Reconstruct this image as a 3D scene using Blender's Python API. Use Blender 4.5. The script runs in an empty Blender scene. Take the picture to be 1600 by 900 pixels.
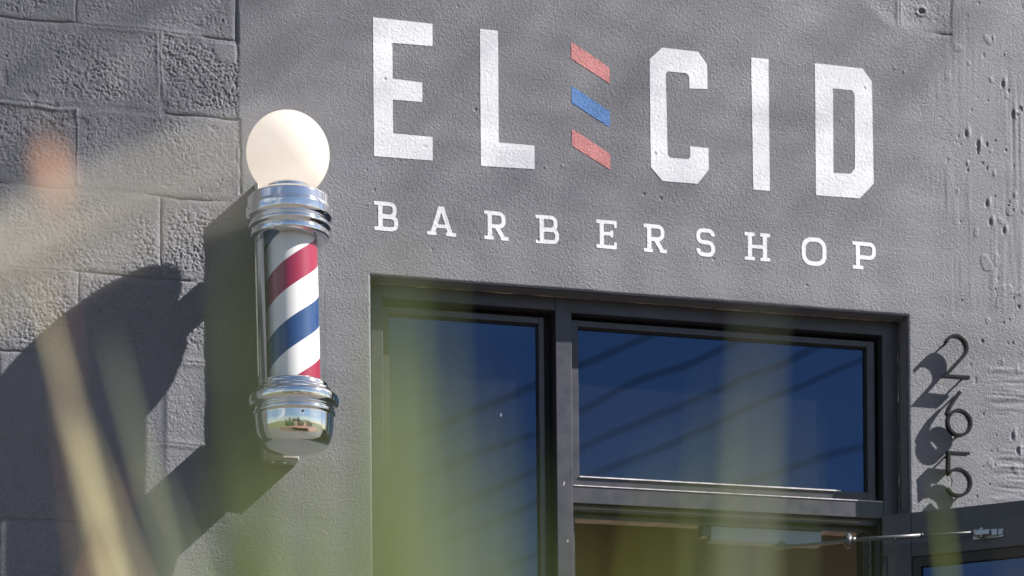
import bpy, bmesh, math, random
import numpy as np
from mathutils import Vector, Matrix

sc = bpy.context.scene
COL = sc.collection
R = math.radians
PI = math.pi
ZC = 0.8            # height of the lens above the ground; building heights below are given from here

# ------------------------------------------------------------------ camera
cd = bpy.data.cameras.new('camera'); cam = bpy.data.objects.new('camera', cd); COL.objects.link(cam)
sc.camera = cam
YAW, ROLL = 0.25394, -0.00937
cd.sensor_fit = 'HORIZONTAL'; cd.sensor_width = 36.0; cd.lens = 81.0
cd.shift_y = 1175.64 / 1600.0
cd.clip_start = 0.05; cd.clip_end = 3000
f_ = Vector((math.sin(YAW), math.cos(YAW), 0)); r_ = Vector((math.cos(YAW), -math.sin(YAW), 0)); u_ = Vector((0, 0, 1))
r2 = r_ * math.cos(ROLL) + u_ * math.sin(ROLL); u2 = -r_ * math.sin(ROLL) + u_ * math.cos(ROLL)
cam.matrix_world = Matrix(((r2.x, u2.x, -f_.x, 0.0), (r2.y, u2.y, -f_.y, -5.75), (r2.z, u2.z, -f_.z, ZC), (0, 0, 0, 1)))
cd.dof.use_dof = True
cd.dof.focus_distance = 5.72
cd.dof.aperture_fstop = 2.8

# ------------------------------------------------------------------ sky and sun
SUN = Vector((2.38, -1.0, 2.25)).normalized()
sun_el = math.asin(SUN.z); sun_az = math.atan2(SUN.x, SUN.y)
w = bpy.data.worlds.new('World'); sc.world = w; w.use_nodes = True
nt = w.node_tree; nt.nodes.clear()
out = nt.nodes.new('ShaderNodeOutputWorld'); bg = nt.nodes.new('ShaderNodeBackground')
sky = nt.nodes.new('ShaderNodeTexSky'); sky.sky_type = 'NISHITA'; sky.sun_disc = False
sky.sun_elevation = sun_el; sky.sun_rotation = sun_az; sky.air_density = 1.0; sky.dust_density = 0.5; sky.ozone_density = 2.0
tc = nt.nodes.new('ShaderNodeTexCoord'); mp = nt.nodes.new('ShaderNodeMapping'); mp.inputs['Scale'].default_value = (1.0, 1.0, 3.0)
ns = nt.nodes.new('ShaderNodeTexNoise'); ns.inputs['Scale'].default_value = 2.2; ns.inputs['Detail'].default_value = 7; ns.inputs['Distortion'].default_value = 0.6
cr = nt.nodes.new('ShaderNodeValToRGB'); cr.color_ramp.elements[0].position = 0.54; cr.color_ramp.elements[1].position = 0.72
cr.color_ramp.elements[1].color = (0.8, 0.8, 0.8, 1)
mx = nt.nodes.new('ShaderNodeMix'); mx.data_type = 'RGBA'; mx.inputs[7].default_value = (9.0, 9.3, 9.8, 1)
nt.links.new(tc.outputs['Generated'], mp.inputs['Vector']); nt.links.new(mp.outputs[0], ns.inputs['Vector'])
nt.links.new(ns.outputs['Fac'], cr.inputs[0]); nt.links.new(cr.outputs[0], mx.inputs[0]); nt.links.new(sky.outputs[0], mx.inputs[6])
nt.links.new(mx.outputs[2], bg.inputs['Color']); bg.inputs['Strength'].default_value = 0.05
nt.links.new(bg.outputs[0], out.inputs['Surface'])

sd = bpy.data.lights.new('sun', 'SUN'); sd.energy = 5.0; sd.angle = R(0.5); sd.color = (1.0, 0.955, 0.91)
so = bpy.data.objects.new('sun', sd); COL.objects.link(so)
so.rotation_euler = SUN.to_track_quat('Z', 'Y').to_euler(); so.location = SUN * 30

vs = sc.view_settings; vs.view_transform = 'Standard'; vs.look = 'None'; vs.gamma = 1.0; vs.exposure = 1.22
try: vs.use_curve_mapping = False
except Exception: pass
sc.cycles.use_denoising = True
sc.cycles.max_bounces = 10; sc.cycles.transparent_max_bounces = 16
sc.cycles.caustics_reflective = False; sc.cycles.caustics_refractive = False

# ------------------------------------------------------------------ helpers
def tag(o, label=None, cat=None, group=None, kind=None):
    if label: o['label'] = label
    if cat: o['category'] = cat
    if group: o['group'] = group
    if kind: o['kind'] = kind
    return o

def empty(name, loc, label=None, cat=None, group=None):
    o = bpy.data.objects.new(name, None); COL.objects.link(o); o.location = loc; o.empty_display_size = 0.1
    return tag(o, label, cat, group)

def origin(o):
    v = Vector((0, 0, 0))
    while o is not None:
        v += o.location; o = o.parent
    return v

class MB:
    """collects faces in world coordinates (z relative to the lens height unless built with lift=0)"""
    def __init__(s): s.v = []; s.f = []; s.sm = []
    def add(s, vs, fs, smooth=False):
        k = len(s.v); s.v += [tuple(p) for p in vs]
        s.f += [tuple(i + k for i in f) for f in fs]; s.sm += [smooth] * len(fs)
    def box(s, x0, x1, y0, y1, z0, z1):
        s.add([(x0,y0,z0),(x1,y0,z0),(x1,y1,z0),(x0,y1,z0),(x0,y0,z1),(x1,y0,z1),(x1,y1,z1),(x0,y1,z1)],
              [(0,3,2,1),(4,5,6,7),(0,1,5,4),(1,2,6,5),(2,3,7,6),(3,0,4,7)])
    def obox(s, o, ux, uy, a0, a1, b0, b1, z0, z1):
        # box in a frame turned in plan: origin o, unit axes ux, uy (2D)
        P = lambda a, b, z: (o[0] + ux[0]*a + uy[0]*b, o[1] + ux[1]*a + uy[1]*b, z)
        s.add([P(a0,b0,z0),P(a1,b0,z0),P(a1,b1,z0),P(a0,b1,z0),P(a0,b0,z1),P(a1,b0,z1),P(a1,b1,z1),P(a0,b1,z1)],
              [(0,3,2,1),(4,5,6,7),(0,1,5,4),(1,2,6,5),(2,3,7,6),(3,0,4,7)])
    def lathe(s, prof, cx, cy, n=72, a0=0.0, a1=2*PI, smooth=True):
        full = abs(a1 - a0 - 2*PI) < 1e-6; m = n if full else n + 1
        vs = []
        for (r, z) in prof:
            for i in range(m):
                a = a0 + (a1 - a0) * i / n
                vs.append((cx + r*math.cos(a), cy + r*math.sin(a), z))
        fs = []
        for j in range(len(prof) - 1):
            for i in range(n):
                i2 = (i + 1) % m
                fs.append((j*m + i, j*m + i2, (j+1)*m + i2, (j+1)*m + i))
        s.add(vs, fs, smooth)
    def tube(s, pts, rad, n=10, smooth=True):
        pts = [Vector(p) for p in pts]; rr = rad if isinstance(rad, (list, tuple)) else [rad]*len(pts)
        vs = []; up = None
        for i, p in enumerate(pts):
            t = (pts[min(i+1, len(pts)-1)] - pts[max(i-1, 0)]).normalized()
            a = t.cross(Vector((0, 0, 1)) if abs(t.z) < 0.95 else Vector((0, 1, 0))).normalized(); b = t.cross(a)
            for k in range(n):
                q = 2*PI*k/n; vs.append(p + (a*math.cos(q) + b*math.sin(q)) * rr[i])
        fs = [(i*n+k, i*n+(k+1) % n, (i+1)*n+(k+1) % n, (i+1)*n+k) for i in range(len(pts)-1) for k in range(n)]
        k0 = len(s.v); s.add(vs, fs, smooth)
        s.f.append(tuple(k0 + k for k in range(n))); s.f.append(tuple(k0 + (len(pts)-1)*n + k for k in reversed(range(n)))); s.sm += [False, False]
    def ribbon(s, pts, wd, y0, y1):
        """flat bar swept along a path in the x-z plane, from depth y0 to y1 (house numbers)"""
        P = [Vector((p[0], p[1])) for p in pts]; L = []; Rr = []
        for i, p in enumerate(P):
            if i == 0: t = P[1] - P[0]; k = 1
            elif i == len(P) - 1: t = P[-1] - P[-2]; k = 1
            else:
                t1 = (P[i] - P[i-1]).normalized(); t2 = (P[i+1] - P[i]).normalized(); t = t1 + t2
                k = 1 / max(0.35, math.sqrt(max(0.01, (1 + t1.dot(t2)) / 2)))
            t.normalize(); nn = Vector((-t.y, t.x)) * wd/2 * k
            L.append(p + nn); Rr.append(p - nn)
        vs = []
        for a, b in zip(L, Rr): vs += [(a.x, y0, a.y), (b.x, y0, b.y), (b.x, y1, b.y), (a.x, y1, a.y)]
        fs = []
        for i in range(len(P)-1):
            for k in range(4): fs.append((i*4+k, i*4+(k+1) % 4, i*4+4+(k+1) % 4, i*4+4+k))
        fs += [(0, 1, 2, 3), tuple((len(P)-1)*4 + k for k in (3, 2, 1, 0))]
        s.add(vs, fs)
    def build(s, name, mat, parent=None, lift=ZC, bevel=0, seg=2, auto=False):
        og = origin(parent) if parent else Vector((0, 0, 0))
        me = bpy.data.meshes.new(name)
        me.from_pydata([(x - og.x, y - og.y, z + lift - og.z) for x, y, z in s.v], [], s.f)
        me.polygons.foreach_set('use_smooth', s.sm); me.materials.append(mat); me.update()
        bm = bmesh.new(); bm.from_mesh(me); bmesh.ops.recalc_face_normals(bm, faces=bm.faces); bm.to_mesh(me); bm.free()
        o = bpy.data.objects.new(name, me); COL.objects.link(o)
        if parent: o.parent = parent
        if bevel:
            b = o.modifiers.new('bevel', 'BEVEL'); b.width = bevel; b.segments = seg; b.limit_method = 'ANGLE'; b.harden_normals = False
        return o

def mat(name, base, rough=0.5, metal=0.0, **kw):
    m = bpy.data.materials.new(name); m.use_nodes = True; n = m.node_tree.nodes; l = m.node_tree.links
    p = n['Principled BSDF']; p.inputs['Base Color'].default_value = (*base, 1); p.inputs['Roughness'].default_value = rough; p.inputs['Metallic'].default_value = metal
    if 'spec' in kw: p.inputs['Specular IOR Level'].default_value = kw['spec']
    tcn = n.new('ShaderNodeTexCoord'); geo = n.new('ShaderNodeNewGeometry')
    var = kw.get('var', 0)
    if var:
        t = n.new('ShaderNodeTexNoise'); t.inputs['Scale'].default_value = kw.get('vs', 6); t.inputs['Detail'].default_value = 5
        l.new(geo.outputs['Position'], t.inputs['Vector'])
        mr = n.new('ShaderNodeMapRange'); mr.inputs[1].default_value = 0.3; mr.inputs[2].default_value = 0.7; mr.inputs[3].default_value = 1 - var; mr.inputs[4].default_value = 1 + var
        l.new(t.outputs['Fac'], mr.inputs[0])
        mu = n.new('ShaderNodeVectorMath'); mu.operation = 'SCALE'; mu.inputs[0].default_value = base
        l.new(mr.outputs[0], mu.inputs['Scale']); l.new(mu.outputs[0], p.inputs['Base Color'])
    if kw.get('rv'):
        t = n.new('ShaderNodeTexNoise'); t.inputs['Scale'].default_value = kw.get('rs', 30); t.inputs['Detail'].default_value = 6
        l.new(geo.outputs['Position'], t.inputs['Vector'])
        mr = n.new('ShaderNodeMapRange'); mr.inputs[1].default_value = 0.3; mr.inputs[2].default_value = 0.7
        mr.inputs[3].default_value = max(0, rough - kw['rv']); mr.inputs[4].default_value = rough + kw['rv']
        l.new(t.outputs['Fac'], mr.inputs[0]); l.new(mr.outputs[0], p.inputs['Roughness'])
    if kw.get('bump'):
        prev = None
        for (scale, dist, st, *pit) in kw['bump']:
            t = n.new('ShaderNodeTexNoise'); t.inputs['Scale'].default_value = scale; t.inputs['Detail'].default_value = 2
            l.new(geo.outputs['Position'], t.inputs['Vector'])
            b = n.new('ShaderNodeBump'); b.inputs['Distance'].default_value = dist; b.inputs['Strength'].default_value = st
            src = t.outputs['Fac']
            if pit:
                pr = n.new('ShaderNodeMapRange'); pr.interpolation_type = 'SMOOTHSTEP'; pr.inputs[1].default_value = pit[0] - .06; pr.inputs[2].default_value = pit[0] + .04
                l.new(src, pr.inputs[0]); src = pr.outputs[0]
            l.new(src, b.inputs['Height'])
            if prev: l.new(prev.outputs[0], b.inputs['Normal'])
            prev = b
        l.new(prev.outputs[0], p.inputs['Normal'])
    return m

STUCCO = [(230, 0.0014, 1.0), (260, 0.0013, 1.0, 0.36)]
M = {}
M['wall'] = mat('grey wall paint', (0.155, 0.157, 0.176), 0.62, var=0.09, vs=2.4, bump=STUCCO, spec=0.35)
M['white_paint'] = mat('white lettering paint', (0.66, 0.67, 0.71), 0.6, var=0.02, vs=40, bump=[(230, 0.0005, 1.0), (260, 0.0004, 1.0, 0.37)])
M['red_paint'] = mat('salmon red lettering paint', (0.50, 0.175, 0.175), 0.6, var=0.08, vs=60, bump=STUCCO)
M['blue_paint'] = mat('blue lettering paint', (0.055, 0.17, 0.42), 0.6, var=0.08, vs=60, bump=STUCCO)
M['wallcoarse'] = mat('grey wall paint far', (0.155, 0.157, 0.176), 0.62, var=0.09, vs=2.4, bump=STUCCO, spec=0.35)
M['wallblock'] = mat('grey wall paint on blocks', (0.155, 0.157, 0.176), 0.62, var=0.09, vs=2.4, bump=[(110, 0.0022, 1.0), (260, 0.0013, 1.0, 0.36)], spec=0.35)
_n = M['wallblock'].node_tree.nodes; _l = M['wallblock'].node_tree.links; _g = _n.new('ShaderNodeNewGeometry'); _s = _n.new('ShaderNodeSeparateXYZ'); _c = _n.new('ShaderNodeCombineXYZ')
_ax = _n.new('ShaderNodeMath'); _ax.inputs[1].default_value = 7.96 - .008; _az = _n.new('ShaderNodeMath'); _az.inputs[1].default_value = -.2045*16 + .004 - .041
_b = _n.new('ShaderNodeTexBrick'); _b.offset = 0.5; _b.inputs['Scale'].default_value = 1; _b.inputs['Brick Width'].default_value = .398; _b.inputs['Row Height'].default_value = .2045; _b.inputs['Mortar Size'].default_value = .003; _b.inputs['Mortar Smooth'].default_value = .5
_b.inputs['Color1'].default_value = _b.inputs['Color2'].default_value = (1, 1, 1, 1); _b.inputs['Mortar'].default_value = (0, 0, 0, 1)
_l.new(_g.outputs['Position'], _s.inputs[0]); _l.new(_s.outputs['X'], _ax.inputs[0]); _l.new(_s.outputs['Z'], _az.inputs[0]); _l.new(_ax.outputs[0], _c.inputs[0]); _l.new(_az.outputs[0], _c.inputs[1]); _l.new(_c.outputs[0], _b.inputs['Vector'])
_u = _n.new('ShaderNodeBump'); _u.inputs['Distance'].default_value = .004; _l.new(_b.outputs['Color'], _u.inputs['Height']); _p = _n['Principled BSDF']; _l.new(_p.inputs['Normal'].links[0].from_socket, _u.inputs['Normal']); _l.new(_u.outputs[0], _p.inputs['Normal'])
M['frame'] = mat('dark anodised aluminium', (0.031, 0.031, 0.044), 0.42, 0.0, var=0.18, vs=5, rv=0.08, spec=0.6, bump=[(900, 0.0001, 0.4)])
M['ledge'] = mat('sunlit edge tone and bare chips', (0.75, 0.70, 0.72), 0.5, var=0.35, vs=40)  # pale tone for the painted sunlit ledge lines and the real paint chips
M['caulk'] = mat('old caulk bead', (0.40, 0.36, 0.30), 0.8, var=0.4, vs=60)
M['gasket'] = mat('black rubber gasket', (0.012, 0.012, 0.014), 0.6)
M['doorpaint'] = mat('near black door metal', (0.030, 0.030, 0.040), 0.38, 0.0, var=0.2, vs=8, rv=0.08, spec=0.6)
M['chrome'] = mat('polished chrome', (0.80, 0.80, 0.82), 0.07, 1.0, bump=[(7, 0.004, 0.15)])
M['mirror'] = mat('bright reflector strip', (0.82, 0.84, 0.88), 0.12, 1.0)
M['steel'] = mat('brushed steel', (0.60, 0.62, 0.66), 0.26, 1.0, rv=0.08)
M['armsteel'] = mat('grey painted arm steel', (0.08, 0.085, 0.09), 0.4, 0.2, rv=0.08)
M['alu'] = mat('dull aluminium bracket', (0.62, 0.58, 0.54), 0.42, 0.7, rv=0.1, var=0.1, vs=20)
M['closer'] = mat('silver grey closer paint', (0.24, 0.30, 0.37), 0.5, 0.1)
M['number'] = mat('black painted metal numbers', (0.010, 0.012, 0.012), 0.38, 0.0, spec=0.18)
M['tan'] = mat('tan interior wall', (0.44, 0.31, 0.25), 0.8, var=0.06)
M['ceil'] = mat('dark interior ceiling', (0.10, 0.09, 0.08), 0.8)
M['concrete'] = mat('pale concrete walk', (0.10, 0.095, 0.09), 0.85, var=0.12, vs=1.5, bump=[(40, 0.004, 0.6)])
M['brick'] = mat('red brown paving', (0.24, 0.12, 0.085), 0.85, var=0.25, vs=1.2)
M['soil'] = mat('bark mulch', (0.09, 0.06, 0.04), 0.95, var=0.3, vs=9, bump=[(30, 0.02, 1)])
M['asphalt'] = mat('asphalt', (0.055, 0.055, 0.055), 0.9, var=0.15, vs=1)
M['lawn'] = mat('dry lawn', (0.11, 0.12, 0.045), 0.95, var=0.35, vs=0.5, bump=[(8, 0.05, 1)])
M['hedge'] = mat('clipped hedge leaves', (0.045, 0.085, 0.02), 0.7, var=0.4, vs=3)
M['tree'] = mat('tree foliage', (0.045, 0.075, 0.025), 0.7, var=0.4, vs=1)
M['bark'] = mat('bark', (0.12, 0.09, 0.07), 0.9, var=0.2)
M['cable'] = mat('black cable sheath', (0.02, 0.02, 0.02), 0.6)
M['offwhite'] = mat('far building render', (0.45, 0.43, 0.40), 0.8, var=0.05)

def leaf_mat(name, col, tr):
    m = bpy.data.materials.new(name); m.use_nodes = True; n = m.node_tree.nodes; l = m.node_tree.links
    p = n['Principled BSDF']; p.inputs['Roughness'].default_value = 0.5
    t = n.new('ShaderNodeTexNoise'); t.inputs['Scale'].default_value = 14; geo = n.new('ShaderNodeNewGeometry'); l.new(geo.outputs['Position'], t.inputs['Vector'])
    mr = n.new('ShaderNodeMapRange'); mr.inputs[1].default_value = 0.3; mr.inputs[2].default_value = 0.7; mr.inputs[3].default_value = 0.75; mr.inputs[4].default_value = 1.25; l.new(t.outputs['Fac'], mr.inputs[0])
    mu = n.new('ShaderNodeVectorMath'); mu.operation = 'SCALE'; mu.inputs[0].default_value = col; l.new(mr.outputs[0], mu.inputs['Scale'])
    l.new(mu.outputs[0], p.inputs['Base Color'])
    tl = n.new('ShaderNodeBsdfTranslucent'); tl.inputs['Color'].default_value = (*tr, 1)
    ms = n.new('ShaderNodeMixShader'); ms.inputs[0].default_value = 0.5
    l.new(p.outputs[0], ms.inputs[1]); l.new(tl.outputs[0], ms.inputs[2]); l.new(ms.outputs[0], n['Material Output'].inputs['Surface'])
    return m
M['leaf_green'] = leaf_mat('green flax leaf', (0.17, 0.215, 0.065), (0.28, 0.36, 0.08))
M['leaf_lime'] = leaf_mat('lime flax leaf', (0.20, 0.24, 0.04), (0.42, 0.48, 0.04))
M['leaf_sage'] = leaf_mat('grey green flax leaf', (0.24, 0.27, 0.16), (0.32, 0.36, 0.20))
M['leaf_straw'] = leaf_mat('straw coloured leaf', (0.46, 0.42, 0.24), (0.5, 0.46, 0.26))
M['leaf_pale'] = leaf_mat('pale veil leaf', (0.70, 0.67, 0.58), (0.6, 0.57, 0.48))  # made very pale so its blur brightens the wall band behind
M['leaf_rust'] = leaf_mat('dried orange brown leaf', (0.45, 0.26, 0.16), (0.55, 0.32, 0.19))

def glass_mat(name, tint, refl, fac, rough=0.0, dirt=0.0):
    m = bpy.data.materials.new(name); m.use_nodes = True; n = m.node_tree.nodes; l = m.node_tree.links; n.remove(n['Principled BSDF'])
    tr = n.new('ShaderNodeBsdfTransparent'); tr.inputs[0].default_value = (*tint, 1)
    gl = n.new('ShaderNodeBsdfGlossy'); gl.inputs['Color'].default_value = (*refl, 1); gl.inputs['Roughness'].default_value = rough
    fr = n.new('ShaderNodeLayerWeight'); fr.inputs['Blend'].default_value = 0.5
    pw = n.new('ShaderNodeMath'); pw.operation = 'POWER'; pw.inputs[1].default_value = 5.0; l.new(fr.outputs['Facing'], pw.inputs[0])
    ma = n.new('ShaderNodeMath'); ma.operation = 'MULTIPLY_ADD'; ma.inputs[1].default_value = 0.75; ma.inputs[2].default_value = fac; ma.use_clamp = True
    l.new(pw.outputs[0], ma.inputs[0])
    ms = n.new('ShaderNodeMixShader'); l.new(ma.outputs[0], ms.inputs[0]); l.new(tr.outputs[0], ms.inputs[1]); l.new(gl.outputs[0], ms.inputs[2])
    if dirt:
        g2 = n.new('ShaderNodeNewGeometry'); w2 = n.new('ShaderNodeTexNoise'); w2.inputs['Scale'].default_value = 2.6; w2.inputs['Detail'].default_value = 1; l.new(g2.outputs['Position'], w2.inputs['Vector'])
        b2 = n.new('ShaderNodeBump'); b2.inputs['Distance'].default_value = 0.0011; b2.inputs['Strength'].default_value = 0.6; l.new(w2.outputs['Fac'], b2.inputs['Height']); l.new(b2.outputs[0], gl.inputs['Normal'])
    last = ms
    if dirt:
        df = n.new('ShaderNodeBsdfDiffuse'); df.inputs[0].default_value = (0.6, 0.62, 0.66, 1)
        geo = n.new('ShaderNodeNewGeometry'); t = n.new('ShaderNodeTexNoise'); t.inputs['Scale'].default_value = 260; t.inputs['Detail'].default_value = 1
        l.new(geo.outputs['Position'], t.inputs['Vector'])
        c = n.new('ShaderNodeMapRange'); c.inputs[1].default_value = 0.78; c.inputs[2].default_value = 0.84; c.inputs[3].default_value = 0.012; c.inputs[4].default_value = dirt
        l.new(t.outputs['Fac'], c.inputs[0])
        m2 = n.new('ShaderNodeMixShader'); l.new(c.outputs[0], m2.inputs[0]); l.new(ms.outputs[0], m2.inputs[1]); l.new(df.outputs[0], m2.inputs[2]); last = m2
    l.new(last.outputs[0], n['Material Output'].inputs['Surface'])
    return m
M['window'] = glass_mat('tinted window glass', (0.10, 0.11, 0.13), (0.21, 0.39, 0.74), 0.16, dirt=0.25)
M['tube'] = glass_mat('clear glass tube', (0.97, 0.98, 0.98), (1, 1, 1), 0.05)

# opal globe
m = mat('opal glass globe', (0.93, 0.87, 0.81), 0.12); p = m.node_tree.nodes['Principled BSDF']; p.inputs['Coat Weight'].default_value = 0.5; p.inputs['Coat Roughness'].default_value = 0.02
p.inputs['Emission Color'].default_value = (1.0, 0.84, 0.70, 1); p.inputs['Emission Strength'].default_value = 0.13      # weak warm emission added to brighten the globe
tl = m.node_tree.nodes.new('ShaderNodeBsdfTranslucent'); tl.inputs[0].default_value = (0.99, 0.955, 0.91, 1)
ms = m.node_tree.nodes.new('ShaderNodeMixShader'); ms.inputs[0].default_value = 0.72
m.node_tree.links.new(p.outputs[0], ms.inputs[1]); m.node_tree.links.new(tl.outputs[0], ms.inputs[2]); m.node_tree.links.new(ms.outputs[0], m.node_tree.nodes['Material Output'].inputs['Surface'])
M['globe'] = m

# striped cylinder: painted helix, four bands a turn
def stripe_mat(ax, az, lead):
    m = bpy.data.materials.new('helical barber stripes'); m.use_nodes = True; n = m.node_tree.nodes; l = m.node_tree.links
    p = n['Principled BSDF']; p.inputs['Roughness'].default_value = 0.28; p.inputs['Coat Weight'].default_value = 0.3
    tcn = n.new('ShaderNodeTexCoord'); sp = n.new('ShaderNodeSeparateXYZ'); l.new(tcn.outputs['Object'], sp.inputs[0])
    at = n.new('ShaderNodeMath'); at.operation = 'ARCTAN2'; l.new(sp.outputs['Y'], at.inputs[0]); l.new(sp.outputs['X'], at.inputs[1])
    dv = n.new('ShaderNodeMath'); dv.operation = 'DIVIDE'; dv.inputs[1].default_value = 2*PI; l.new(at.outputs[0], dv.inputs[0])
    zz = n.new('ShaderNodeMath'); zz.operation = 'DIVIDE'; zz.inputs[1].default_value = lead; l.new(sp.outputs['Z'], zz.inputs[0])
    sb = n.new('ShaderNodeMath'); sb.operation = 'SUBTRACT'; l.new(zz.outputs[0], sb.inputs[0]); l.new(dv.outputs[0], sb.inputs[1])
    ad = n.new('ShaderNodeMath'); ad.operation = 'ADD'; ad.inputs[1].default_value = az; l.new(sb.outputs[0], ad.inputs[0])
    fr = n.new('ShaderNodeMath'); fr.operation = 'FRACT'; l.new(ad.outputs[0], fr.inputs[0])
    cr = n.new('ShaderNodeValToRGB'); cr.color_ramp.interpolation = 'CONSTANT'; e = cr.color_ramp.elements
    e[0].position = 0; e[0].color = (0.29, 0.012, 0.040, 1); e[1].position = 0.24; e[1].color = (0.80, 0.78, 0.76, 1)
    a = e.new(0.5); a.color = (0.015, 0.052, 0.155, 1); a = e.new(0.745); a.color = (0.80, 0.78, 0.76, 1)
    l.new(fr.outputs[0], cr.inputs[0]); l.new(cr.outputs[0], p.inputs['Base Color'])
    return m

# ------------------------------------------------------------------ height field of the painted wall
rng = np.random.default_rng(7); random.seed(7)
GX0, GZ0, GS = -0.4, -0.8, 0.002
NX, NZ = 1900, 2204
def gauss(sx, sz, seed):
    r = np.random.default_rng(seed).standard_normal((NZ, NX)).astype(np.float32)
    kx = np.fft.rfftfreq(NX, GS); kz = np.fft.fftfreq(NZ, GS)
    g = np.exp(-2*(PI*sx*kx)[None, :]**2 - 2*(PI*sz*kz)[:, None]**2)
    o = np.fft.irfft2(np.fft.rfft2(r) * g, (NZ, NX)); return (o / o.std()).astype(np.float32)
def sst(a, b, x): t = np.clip((x - a)/(b - a), 0, 1); return t*t*(3 - 2*t)
X = GX0 + GS*np.arange(NX)[None, :]; Z = GZ0 + GS*np.arange(NZ)[:, None]
n_big = gauss(0.13, 0.13, 1); n_mid = gauss(0.03, 0.03, 2); n_sm = gauss(0.0125, 0.0125, 3)
n_f1 = gauss(0.0012, 0.0012, 4); n_f2 = gauss(0.0017, 0.0017, 5); n_patch = gauss(0.05, 0.04, 6)
wig = gauss(0.012, 0.012, 8)*0.0009 + gauss(0.05, 0.05, 9)*0.0016
H = n_big*0.0013 + n_mid*0.00025 + n_f1*0.00010
# zones
lowz = sst(2.14, 2.06, Z); edge = 0.806 + wig - 0.05*lowz
Bm = (1 - sst(-0.004, 0.006, X - edge))*(1 - lowz) + lowz*(1 - sst(-0.05, 0.04, X - edge + 0.015*n_mid))
diag = sst(0, 0.02, (X - 0.79) + 0.45*(Z - 2.47) + 0.02*n_mid)        # skim coat bites the corner of one block
Bm = Bm * (1 - diag * (Z > 2.31) * (Z < 2.50))
B2 = sst(2.735, 2.79, Z + 0.42*(X - 2.56) + 0.01*n_mid) * sst(1.9, 2.3, X) * (1 - sst(2.745, 2.755, X + wig)) * sst(2.60, 2.64, Z)
B3 = sst(2.80, 2.9, Z + 0.02*n_mid)
Bm = np.clip(Bm + np.maximum(B2, B3*(1 - sst(2.745, 2.755, X + wig)*0.7)), 0, 1)
# courses and joints
k = np.floor((Z + wig*1.0 - 2.513) / 0.2045); zc = (Z + wig - 2.513) - k*0.2045
dz = np.minimum(zc, 0.2045 - zc)
odd = (k.astype(int) % 2 != 0)
xo = np.where(odd, 0.611, 0.407) + 0*X
fx = np.mod(X + wig*0.8 - xo, 0.398); dx = np.minimum(fx, 0.398 - fx)
kx = np.floor((X - xo)/0.398)
rid = (np.abs(np.sin(k*12.9898 + kx*78.233))*43758.5453) % 1.0            # one random number a block
d = np.minimum(dx, dz)
mg = sst(0.012, 0.034, d + 0.006*n_mid)
rough = np.tanh(1.3*(n_f2*0.8 + n_f1*0.3 + n_sm*0.35)); rough = rough - 0.9*sst(1.0, 2.0, -n_f2 + 0.3*n_sm)
amp = (0.58 + 0.55*sst(-1.2, 0.8, n_patch)) * (0.7 + 0.5*rid)
low = 1 - 0.55*sst(1.80, 1.60, Z)                                         # lower courses are painted thicker
pres = sst(-0.9, 0.3, gauss(0.05, 0.05, 11)); ridge = sst(0.6, 1.2, gauss(0.09, 0.09, 12))
Hb = rough*0.00096*amp*np.where(X > 1.5, 0.45, 1.0)*(0.34 + 0.66*mg)*low + (rid - 0.5)*0.0012*mg
Hb -= 0.0034*np.exp(-(d/0.0022)**2)*pres*(1 - ridge)
Hb += 0.0022*np.exp(-((d - 0.004)/0.005)**2)*ridge
Hb -= 0.0008*(1 - sst(0.003, 0.012, d))
H = H + Bm*(Hb - 0.0022)
H += 0.0008*(1 - Bm)*rough*0.10
# chips along joints
H -= Bm*0.0014*sst(1.7, 2.3, n_sm)*(d < 0.03)
# raised left joint line beside the orange leaf
ln = np.exp(-((X + wig - 0.4085)/0.005)**2) * (Z > 2.115) * (Z < 2.302); H += 0.0030*ln
ln = np.exp(-((Z + wig - 2.300)/0.005)**2) * (X < 0.41); H += 0.0024*ln
# skim coat edge beside the pole
H -= 0.0024*np.exp(-((X + wig - 0.807)/0.0035)**2) * ((Z > 2.125) & (Z < 2.315) | (Z > 2.455))*sst(-1.2, 0.2, n_mid)
# trowel waves in the skim coat above the window
tw = gauss(0.07, 0.02, 13)
H += (1 - Bm)*0.0006*gauss(0.04, 0.09, 14)*sst(2.35, 2.2, Z)*sst(1.0, 1.2, X) + (1 - Bm)*0.0004*tw
# corner of the doorway: drag marks and pulls on the right
S = sst(2.68, 2.80, X + 0.02*n_mid + 0.05*(Z - 2.2)); S = S*sst(1.92, 2.05, Z + 0.15*(X - 2.9) + 0.01*n_mid)
st = gauss(0.0032, 0.055, 15); H = H*(1 - 0.35*S) + S*0.00032*st*sst(-0.5, 0.8, gauss(0.05, 0.12, 16))
S2 = sst(2.84, 2.90, X + 0.02*n_mid)*(1 - sst(1.86, 1.92, Z + 0.01*n_mid))
H += S2*0.00055*gauss(0.028, 0.0030, 17)*sst(-.8,.6,gauss(.05,.03,22))
bl = gauss(0.011, 0.016, 18); Sx = sst(2.66, 2.80, X + 0.01*n_mid)
H += Sx*0.0010*(sst(1.7, 1.85, bl))
H -= Sx*0.0024*sst(2.2, 2.5, gauss(0.0028, 0.006, 19))*sst(-0.2, 0.8, gauss(.04, .08, 21))
def dent(x, z, rx, rz, a, rim=0.35):
    global H
    i0 = max(0, int((x - 5*rx - GX0)/GS)); i1 = min(NX, int((x + 5*rx - GX0)/GS)+1); j0 = max(0, int((z - 5*rz - GZ0)/GS)); j1 = min(NZ, int((z + 5*rz - GZ0)/GS)+1)
    q = ((X[:, i0:i1] - x)/rx)**2 + ((Z[j0:j1, :] - z)/rz)**2
    H[j0:j1, i0:i1] += a*np.exp(-q) - a*rim*np.exp(-(np.sqrt(q) - 1.7)**2*2.5)
rd = random.Random(5)
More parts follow.
